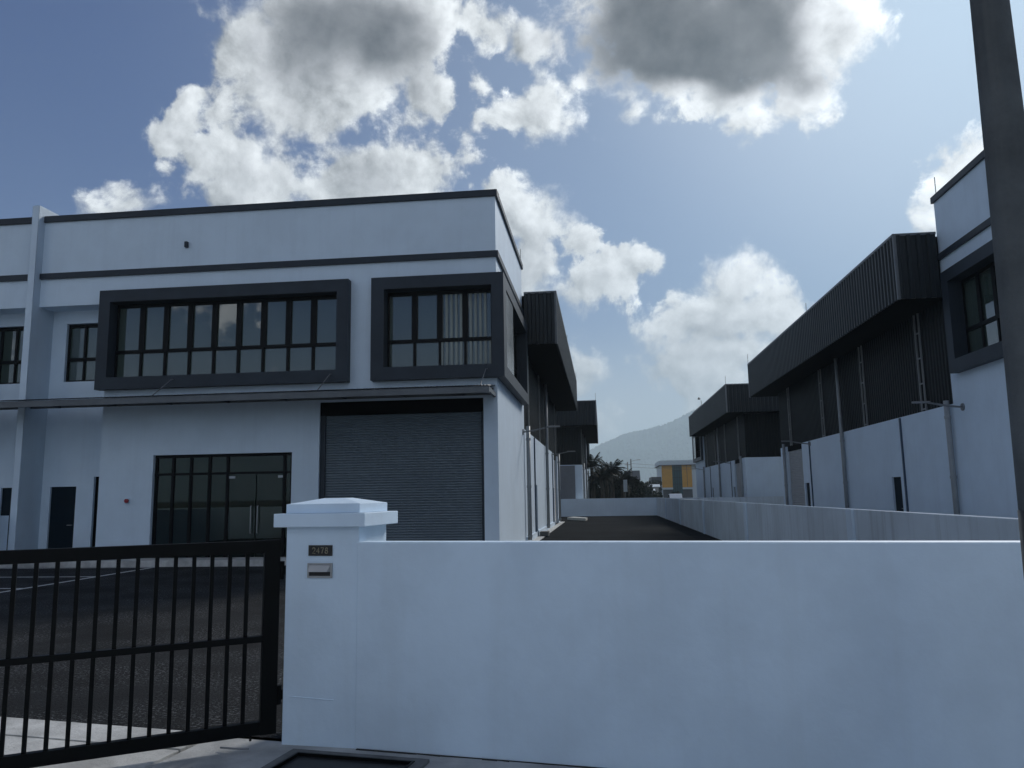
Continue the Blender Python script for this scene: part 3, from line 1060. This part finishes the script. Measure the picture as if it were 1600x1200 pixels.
# -------------------------------------------------------------------- gate
GA, GB = Vector((-2.22, 5.25, 0)), Vector((-3.56, 4.39, 0))
gdir = (GB - GA).normalized()
gate = thing('swing_gate', GA, 'black steel bar gate leaf swung outward from the white pier', 'gate', rz=math.atan2(-gdir.y, -gdir.x))
# local x runs from the hinge stile towards -x, the free end out of frame
LEN = 2.9
ZB, ZT = 0.065, 1.325
for x0, x1, z0, z1, nm in ((-LEN, 0, ZT - 0.082, ZT, 'top_rail'), (-LEN, 0, ZB, ZB + 0.082, 'bottom_rail'), (-LEN + 0.1, -0.1, 0.655, 0.695, 'mid_rail')):
    mb = MB()
    mb.box(x0, -0.025, z0, x1, 0.025, z1)
    mb.build(nm, M['gate'], gate, bevel=0.003)
for x0, x1 in ((-0.105, 0.0), (-LEN, -LEN + 0.105)):
    mb = MB()
    mb.box(x0, -0.028, ZB - 0.003, x1, 0.028, ZT + 0.002)
    mb.build('stile', M['gate'], gate, bevel=0.003)
x = -0.105 - 0.108
while x > -LEN + 0.12:
    mb = MB()
    mb.box(x - 0.0125, -0.0125, ZB + 0.078, x + 0.0125, 0.0125, ZT - 0.078)
    mb.build('bar', M['gate'], gate)
    x -= 0.1115
for z in (0.30, 1.12):
    mb = MB()
    mb.tube([(0.015, 0.0, z - 0.06), (0.015, 0.0, z + 0.06)], 0.018, 10)
    mb.box(0.0, -0.012, z - 0.03, 0.10, 0.012, z + 0.03)
    mb.build('hinge', M['gate'], gate)
mb = MB()
mb.tube([(-0.16, -0.0, 0.03), (-0.16, -0.0, 0.075)], 0.008, 8)
mb.build('drop_bolt', M['gate'], gate)
mb = MB()
mb.tube([(-2.52, 5.085, 0.010), (-2.42, 5.065, 0.012), (-2.32, 5.07, 0.010)], 0.006, 6)
tag(mb.build('steel_rod', M['galv']), 'thin dark rod lying on the concrete under the gate, beside the pier', 'rod')

# ------------------------------------------------------------- drain cover
dr = thing('drain_cover', (-1.60, 4.83, -0.012), 'black sunken drain cover with a grey rim at the foot of the pier', 'drain cover', rz=-0.155)
mb = MB()
mb.wall(lambda u, v, d: (u, v, 0.022 - d), -0.47, 0.47, -0.50, 0.20, [(-0.39, -0.42, 0.39, 0.125)], 0.022)
mb.build('rim', M['rim'], dr, bevel=0.004)
mb = MB()
mb.box(-0.388, -0.418, 0.001, 0.388, 0.123, 0.006)
cv = mb.build('cover_plate', M['black'], dr)
mb = MB()
mb.wall(lambda u, v, d: (u, v, 0.026 - d), -0.40, 0.40, -0.43, 0.135, [(-0.385, -0.415, 0.385, 0.12)], 0.02)
mb.build('angle_frame', M['gate'], dr)

# ------------------------------------------------------------ utility pole
pole = thing('utility_pole', (1.727, 3.30, -0.02), 'thick dark weathered concrete pole rising at the right picture edge', 'pole')
mb = MB()
zs = [0.0, 1.5, 3.0, 4.5, 6.0, 7.4]
mb.tube([(0, 0, z) for z in zs], [0.1107 - 0.0105 * z for z in zs], 28)
mb.build('shaft', M['pole'], pole, smooth=True)
mb = MB()
mb.tube([(0, 0, 0.0), (0, 0, 1.53)], [0.1135, 0.1135 - 0.0105 * 1.53], 28)
mb.build('painted_band', M['black'], pole, smooth=True)

# -------------------------------------------------- loose things in the lane
mb = MB()
mb.prism([(-2.25, 50.2, 0.03), (-1.05, 47.7, 0.03), (-0.95, 48.9, 0.03), (-1.9, 51.6, 0.03)], (0, 0, 0), (0, 0, 0.16))
tag(mb.build('slab', M['plank'], bevel=0.01), 'pale flat slab lying on the asphalt beside the left factory', 'slab')
mb = MB()
mb.box(-2.46, 30.6, 0.03, -2.12, 31.3, 0.2)
tag(mb.build('concrete_block', M['block'], bevel=0.015), 'small dark concrete block on the strip beside the left factory wall', 'block')

# ---------------------------------------------------- yellow building, far
yb = thing('yellow_building', (24.0, 240, -0.1), 'distant ochre yellow building with a blue glass middle and pale flat roof', 'building')
o = Vector((24.0, 240, -0.1))


def lb(name, x0, y0, z0, x1, y1, z1, mat, parent=yb, off=o, **kw):
    mb = MB()
    mb.box(x0 - off.x, y0 - off.y, z0 - off.z, x1 - off.x, y1 - off.y, z1 - off.z)
    return mb.build(name, mat, parent, **kw)


lb('wall', 18.1, 240.3, 0, 36, 262, 10.0, M['roofwhite'])
lb('yellow_panel', 18.1, 240, 3.3, 21.2, 240.28, 9.95, M['yellow'])
p = lb('yellow_panel', 24.1, 240, 3.3, 27.0, 240.28, 9.95, M['yellow'])
lb('panel_joint', 25.5, 239.97, 3.3, 25.62, 239.998, 9.95, M['darkroof'], p)
gl = lb('glass_wall', 21.2, 240.1, 1.2, 24.1, 240.28, 9.95, M['blueglass'])
for x in (21.85, 22.55, 23.25):
    lb('mullion', x, 240.02, 1.2, x + 0.12, 240.1, 9.95, M['alu'], gl)
for z in (4.2, 6.2, 8.2):
    lb('mullion', 21.2, 240.04, z, 24.1, 240.09, z + 0.12, M['alu'], gl)
lb('roof', 17.6, 239.2, 10.05, 37, 263, 11.4, M['roofwhite'])
lb('roof_edge', 17.4, 239.0, 9.97, 37.2, 263.2, 10.045, M['darkroof'])
lb('ledge', 18.2, 239.4, 2.75, 21.2, 240.25, 3.25, M['roofwhite'])
lb('ledge', 24.1, 239.4, 2.75, 26.3, 240.25, 3.25, M['roofwhite'])
lb('ground_floor', 18.3, 240.2, 0, 27, 240.29, 2.7, M['darkroof'])
lb('low_wing', 15.2, 243, 0, 18.05, 256, 6.6, M['darkroof'])

# ---------------------------------------------------- small far buildings
def shed(x, y, w, dpt, h, rise, wallm, roofm, label, name='shed', cat='shed', group=None):
    t = thing(name, (x, y, -0.1), label, cat, group)
    mb = MB()
    mb.box(-w / 2, 0, 0, w / 2, dpt, h)
    wl_ = mb.build('wall', wallm, t)
    mb = MB()
    mb.prism([(-w / 2 - 0.4, -0.4, h), (w / 2 + 0.4, -0.4, h), (w / 2 + 0.4, dpt / 2, h + rise), (-w / 2 - 0.4, dpt / 2, h + rise)], (0, 0, 0), (0, 0, 0.15))
    mb.prism([(-w / 2 - 0.4, dpt / 2, h + rise), (w / 2 + 0.4, dpt / 2, h + rise), (w / 2 + 0.4, dpt + 0.4, h), (-w / 2 - 0.4, dpt + 0.4, h)], (0, 0, 0), (0, 0, 0.15))
    mb.build('roof', roofm, t)
    for k in range(2):
        x0 = -w / 2 + w * (0.2 + 0.45 * k)
        mb = MB()
        mb.box(x0, -0.05, 0.9, x0 + w * 0.16, -0.002, 1.9)
        mb.build('window', M['glass'], t)
    return t


shed(13.2, 205, 2.6, 3.2, 3.3, 0.6, M['housewall'], M['roofwhite'], 'pale roofed shed in front of the yellow building, upper one')
shed(11.6, 196, 2.1, 3.0, 2.2, 0.5, M['housewall'], M['roofwhite'], 'low pale roofed shed left of the yellow building, lower one')
shed(8.2, 212, 3.4, 6.0, 5.2, 2.6, M['darkroof'], M['darkroof'], 'dark gabled house partly behind the two far poles', 'house', 'house')
sg = thing('sign_board', (2.1, 76, -0.1), 'small white upright panel standing before the palms', 'sign')
mb = MB()
mb.box(-0.05, -0.02, 1.9, 0.32, 0.03, 3.05)
mb.build('panel', M['roofwhite'], sg)
mb = MB()
mb.tube([(0.13, 0.06, 0), (0.13, 0.06, 2.9)], 0.03, 6)
mb.build('post', M['galv'], sg)


def far_car(x, y, rz, label):
    t = thing('parked_car', (x, y, -0.06), label, 'car', None, rz)
    mb = MB()
    prof = [(-2.1, 0.28), (2.1, 0.28), (2.15, 0.75), (1.9, 0.92), (1.05, 1.0), (0.45, 1.52), (-1.3, 1.58), (-1.95, 1.05), (-2.12, 0.9)]
    mb.prism([(a, -0.85, b) for a, b in prof], (0, 0, 0), (0, 1.7, 0))
    mb.build('body', M['carpaint'], t, bevel=0.05)
    for yy in (-0.862, 0.852):
        mb = MB()
        mb.prism([(0.88, yy, 1.02), (0.40, yy, 1.43), (-1.22, yy, 1.47), (-1.72, yy, 1.06)], (0, 0, 0), (0, 0.01, 0))
        mb.build('window', M['glass'], t)
    for a in (-1.3, 1.35):
        for yy in (-0.86, 0.66):
            mb = MB()
            mb.tube([(a, yy, 0.31), (a, yy + 0.2, 0.31)], 0.31, 14)
            mb.build('wheel', M['rubber'], t)
    return t


far_car(1.9, 108, math.pi / 2 + 0.1, 'white car roof just showing over the far cross wall, before the palms')
far_car(10.1, 112, math.pi / 2, 'white car roof just showing before the yellow building')


# ----------------------------------------------------------- poles, wires
def far_pole(x, y, h, label, arm=False):
    t = thing('lamp_post' if arm else 'utility_pole', (x, y, -0.1), label, 'pole', 'far poles before the trees')
    mb = MB()
    mb.tube([(0, 0, 0), (0, 0, h)], [0.17, 0.11], 8)
    mb.build('shaft', M['far_pole'], t)
    if arm:
        mb = MB()
        mb.tube([(0, 0, h - 0.5), (0.9, 0, h - 0.25), (1.6, 0, h - 0.2)], 0.04, 6)
        mb.build('arm', M['galv'], t)
        mb = MB()
        mb.box(1.25, -0.12, h - 0.26, 1.95, 0.12, h - 0.14)
        mb.build('lamp_head', M['galv'], t)
    else:
        mb = MB()
        mb.box(-0.6, -0.05, h - 0.6, 0.6, 0.05, h - 0.48)
        mb.build('crossarm', M['far_pole'], t)
    return t


far_pole(5.30, 160, 8.1, 'left and shorter one of the two far poles before the trees')
far_pole(5.98, 160, 8.7, 'right and taller one of the two far poles, with a lamp arm', True)
for z0, z1, k in ((7.6, 6.9, 0), (6.9, 6.4, 1)):
    mb = MB()
    pts = []
    for i in range(13):
        s = i / 12
        pts.append((5.9 + s * 26, 160 + s * 14, z0 + (z1 - z0) * s + 0.1 - 1.3 * (s - s * s)))
    mb.tube(pts, 0.022, 4)
    tag(mb.build('power_cable', M['black']), ('upper' if k == 0 else 'lower') + ' thin cable running right from the far poles to the yellow building', 'cable', 'cables at the far poles')
mb = MB()
mb.tube([(5.3, 160, 7.7), (-2, 156, 7.35), (-12, 150, 7.7)], 0.022, 4)
tag(mb.build('power_cable', M['black']), 'thin cable running left from the far poles over the palms', 'cable', 'cables at the far poles')


# ------------------------------------------------------------- vegetation
def frond_mesh(name, length, rnd, droop):
    me = bpy.data.meshes.new(name)
    v, f = [], []
    n = 15
    pts = []
    for i in range(n + 1):
        s = i / n
        pts.append(Vector((length * s * (1 - 0.18 * s * droop), 0, length * (0.55 * s - droop * 0.85 * s * s))))
    for i in range(n):
        a, b = pts[i], pts[i + 1]
        k = len(v)
        v += [a + Vector((0, 0.02, 0)), a - Vector((0, 0.02, 0)), b - Vector((0, 0.02, 0)), b + Vector((0, 0.02, 0))]
        f.append((k, k + 1, k + 2, k + 3))
        if i < 1:
            continue
        ll = length * 0.34 * math.sin(math.pi * min(1, 0.15 + i / n * 0.85)) + 0.12
        for side_ in (-1, 1):
            for q in (0.0, 0.5):
                c = a.lerp(b, q)
                tip = c + Vector((ll * 0.45, side_ * ll * 0.85, -ll * rnd.uniform(0.25, 0.65)))
                wv = Vector((0.09, 0, 0.02))
                k = len(v)
                v += [c, c + wv, tip]
                f.append((k, k + 1, k + 2))
    me.from_pydata(v, [], f)
    me.materials.append(M['leaf'])
    return me


_rp = random.Random(11)
FRONDS = [frond_mesh('frond', 3.0, _rp, dr_) for dr_ in (0.35, 0.75, 1.15, 1.5)]


def palm(x, y, h, size, label):
    x, y, h, size = x * 0.62, y * 0.62, 1.7 + (h - 1.7) * 0.62, size * 0.62
    t = thing('palm_tree', (x, y, -0.1), label, 'palm tree', 'palms beyond the cross wall')
    mb = MB()
    mb.tube([(0, 0, 0), (0.12, 0, h * 0.5), (0, 0.1, h)], [0.28, 0.2, 0.16], 8)
    mb.build('trunk', M['trunk'], t)
    n = 26
    for i in range(n):
        lvl = i / n
        me = FRONDS[min(3, int(lvl * 4))]
        fr = link('frond', me, t, (0, 0.1, h - 0.1), (0, -rad(38 - 45 * lvl) + rad(_rp.uniform(-8, 8)), i * 2.39996 + _rp.uniform(-0.2, 0.2)))
        s = size * _rp.uniform(0.85, 1.15)
        fr.scale = (s, s, s)
    return t


for x, y, h, s, lab in (
        (-1.6, 128, 6.4, 0.85, 'palm nearest the far left factory, its crown cut by the eave'),
        (1.55, 131, 5.4, 1.0, 'full crowned palm in the middle of the dark trees'),
        (-0.1, 126, 4.2, 0.85, 'short palm low between the two taller palms'),
        (3.3, 134, 3.9, 0.95, 'dark low palm just left of the far poles'),
        (0.7, 137, 4.7, 0.95, 'palm hidden mostly behind the short palm')):
    palm(x, y, h, s, lab)


def leafy(x, y, h, w, d, n, mat, label, name='broadleaf_tree', cat='tree', group='trees beyond the cross wall', trunk=True, leaf=0.30):
    rnd = random.Random(int(x * 97 + y * 13))
    if y < 145:                              # the wood begins just behind the rear road
        x, y, h, w, d, leaf = x * 0.64, y * 0.64, 1.7 + (h - 1.7) * 0.64, w * 0.64, d * 0.64, leaf * 0.7
    t = thing(name, (x, y, -0.1), label, cat, group)
    if trunk:
        mb = MB()
        mb.tube([(0, 0, 0), (0.1, 0.05, h * 0.35), (0.05, 0, h * 0.7)], [0.2, 0.14, 0.06], 7)
        for k in range(5):
            a = k * 1.3
            mb.tube([(0.1, 0.05, h * 0.35), (math.cos(a) * w * 0.25, math.sin(a) * d * 0.25, h * 0.65)], [0.09, 0.04], 5)
        mb.build('trunk', M['trunk'], t)
    v, f = [], []
    clumps = [(rnd.uniform(-0.36, 0.36) * w, rnd.uniform(-0.36, 0.36) * d, h * rnd.uniform(0.25, 0.88), rnd.uniform(0.14, 0.26)) for _ in range(26)]
    for i in range(n):
        cx, cy, cz, cr = rnd.choice(clumps)
        dv = Vector((rnd.gauss(0, 1), rnd.gauss(0, 1), rnd.gauss(0, 1))).normalized() * cr * (rnd.random() ** 0.4)
        p = Vector((cx + dv.x * w, cy + dv.y * d, max(0.15, cz + dv.z * h * 0.8)))
        a = Vector((rnd.gauss(0, 1), rnd.gauss(0, 1), rnd.gauss(0, 1))).normalized()
        b = a.cross(Vector((rnd.gauss(0, 1), rnd.gauss(0, 1), rnd.gauss(0, 1)))).normalized()
        s = leaf * rnd.uniform(0.6, 1.3)
        k = len(v)
        v += [p - a * s, p + b * s * 0.45, p + a * s, p - b * s * 0.45]
        f.append((k, k + 1, k + 2, k + 3))
    me = bpy.data.meshes.new('crown')
    me.from_pydata(v, [], f)
    me.materials.append(mat)
    link('crown', me, t)
    return t


leafy(5.1, 141, 5.0, 4.2, 4.0, 2600, M['leaf2'], 'rounded dark tree right behind the far poles')
leafy(7.2, 146, 3.7, 4.0, 4.0, 2200, M['leaf2'], 'low bushy tree just right of the far poles')
leafy(-2.6, 139, 5.6, 4.5, 4.0, 2600, M['leaf2'], 'dark tree behind the leftmost palm')
leafy(2.6, 143, 5.0, 4.6, 4.0, 2600, M['leaf2'], 'dark tree filling the gap behind the middle palm')
leafy(0.4, 135, 4.6, 3.6, 4.0, 2600, M['leaf2'], 'rounded dark tree between the two taller palms')
leafy(2.2, 137, 4.4, 3.4, 4.0, 2400, M['leaf2'], 'rounded dark tree below the middle palm')
leafy(4.0, 138, 4.0, 3.2, 3.6, 2200, M['leaf2'], 'dark tree closing the gap left of the far poles')
leafy(12.5, 222, 5.6, 8.5, 4.0, 2600, M['leaf2'], 'clipped green hedge row left of the yellow building', 'hedge', 'hedge', None, False, 0.4)
for i, (x, y, h) in enumerate(((9.3, 150, 2.2), (10.6, 156, 2.0), (13.6, 150, 2.0))):
    leafy(x, y, h, 2.4, 2.0, 700, M['leaf2'], ('low dark shrub nearest the far poles', 'low dark shrub below the pale sheds', 'low dark shrub below the yellow building')[i], 'shrub', 'shrub', 'low shrubs beyond the cross wall', False, 0.22)

# bird
bd = thing('bird', (15.1, 120, 15.7), 'tiny dark bird in flight above the dark eave on the right', 'bird')
mb = MB()
mb.tube([(-0.22, 0, -0.02), (-0.08, 0, 0), (0.10, 0, 0.02), (0.2, 0, 0.05), (0.26, 0, 0.04)], [0.02, 0.07, 0.075, 0.05, 0.01], 8)
mb.build('body', M['bird'], bd, smooth=True)
for s in (-1, 1):
    mb = MB()
    mb.prism([(0.12, s * 0.05, 0.03), (-0.06, s * 0.05, 0.03), (-0.14, s * 0.55, 0.22), (0.02, s * 0.38, 0.2)], (0, 0, 0), (0, 0, 0.015))
    mb.build('wing', M['bird'], bd)

# -------------------------------------------------------------- the hill
from mathutils import noise as mn


def ridge_height(x):
    pts = [(-900, 20), (-500, 55), (-260, 90), (-96, 122), (-34, 146), (40, 178), (89, 196), (175, 217), (248, 246), (333, 284), (467, 332), (620, 350), (800, 345), (1050, 325), (1400, 270), (1800, 200), (2300, 90), (2800, 20)]
    for (a, p), (b, q) in zip(pts, pts[1:]):
        if a <= x <= b:
            s = (x - a) / (b - a)
            return p + (q - p) * s
    return 5.0


HX = [-900 + i * 8.0 for i in range(464)]
HY = [2300 + j * 28.0 for j in range(54)]


def hill_z(x, y):
    s = (y - 2300) / 700.0
    prof = max(0.0, min(1.0, s)) if s <= 1 else max(0.0, 1 - (s - 1) * 0.9)
    prof = prof * prof * (3 - 2 * prof)
    n = mn.fractal(Vector((x * 0.004, y * 0.004, 0.3)), 1.0, 2.0, 5)
    return ridge_height(x) * prof * (1 + 0.05 * n) + n * 9 * prof - 2


v = [(x, y, hill_z(x, y)) for y in HY for x in HX]
nx = len(HX)
f = [(j * nx + i, j * nx + i + 1, (j + 1) * nx + i + 1, (j + 1) * nx + i) for j in range(len(HY) - 1) for i in range(nx - 1)]
me = bpy.data.meshes.new('hill')
me.from_pydata(v, [], f)
me.materials.append(M['forest'])
HILL_SCALE = 1.45
hill = tag(link('hill', me), kind='structure')
hill.scale = (HILL_SCALE,) * 3
rnd = random.Random(21)
v, f = [], []
for i in range(9000):
    x = rnd.uniform(-220, 620)
    y = 3000 + (rnd.gauss(0, 25) if i % 3 == 0 else rnd.uniform(-620, 10))
    z = hill_z(x, y)
    r, h = rnd.uniform(5, 12), rnd.uniform(10, 30)
    k = len(v)
    v += [(x, y, z + h)]
    for q in range(5):
        a = q * 1.2566 + rnd.random()
        v.append((x + math.cos(a) * r * rnd.uniform(0.7, 1.2), y + math.sin(a) * r, z + h * rnd.uniform(0.35, 0.65)))
    for q in range(5):
        f.append((k, k + 1 + q, k + 1 + (q + 1) % 5))
    v.append((x, y, z - 1))
    for q in range(5):
        f.append((k + 6, k + 1 + (q + 1) % 5, k + 1 + q))
me = bpy.data.meshes.new('hill_forest')
me.from_pydata(v, [], f)
me.materials.append(M['forest'])
hf = link('hill_forest', me)
hf.scale = (HILL_SCALE,) * 3
tag(hf, 'hazy forest covering the blue hill beyond the lane', 'forest', None, 'stuff')

# -------------------------------------------------------------------- air
mb = MB()
mb.box(-7500, -7500, -6.0, 7500, 7500, 560.0)
hm = bpy.data.materials.new('humid_air')
hm.use_nodes = True
hm.node_tree.nodes.clear()
N = Nodes(hm.node_tree)
pv = N.new('ShaderNodeVolumePrincipled')
pv.inputs['Color'].default_value = (0.74, 0.90, 1.0, 1)
pv.inputs['Density'].default_value = HAZE = 0.00031
pv.inputs['Anisotropy'].default_value = 0.2
ho = N.new('ShaderNodeOutputMaterial')
hm.node_tree.links.new(pv.outputs[0], ho.inputs['Volume'])
tag(mb.build('haze', hm), 'pale humid haze fading the far hill', 'haze', None, 'stuff')
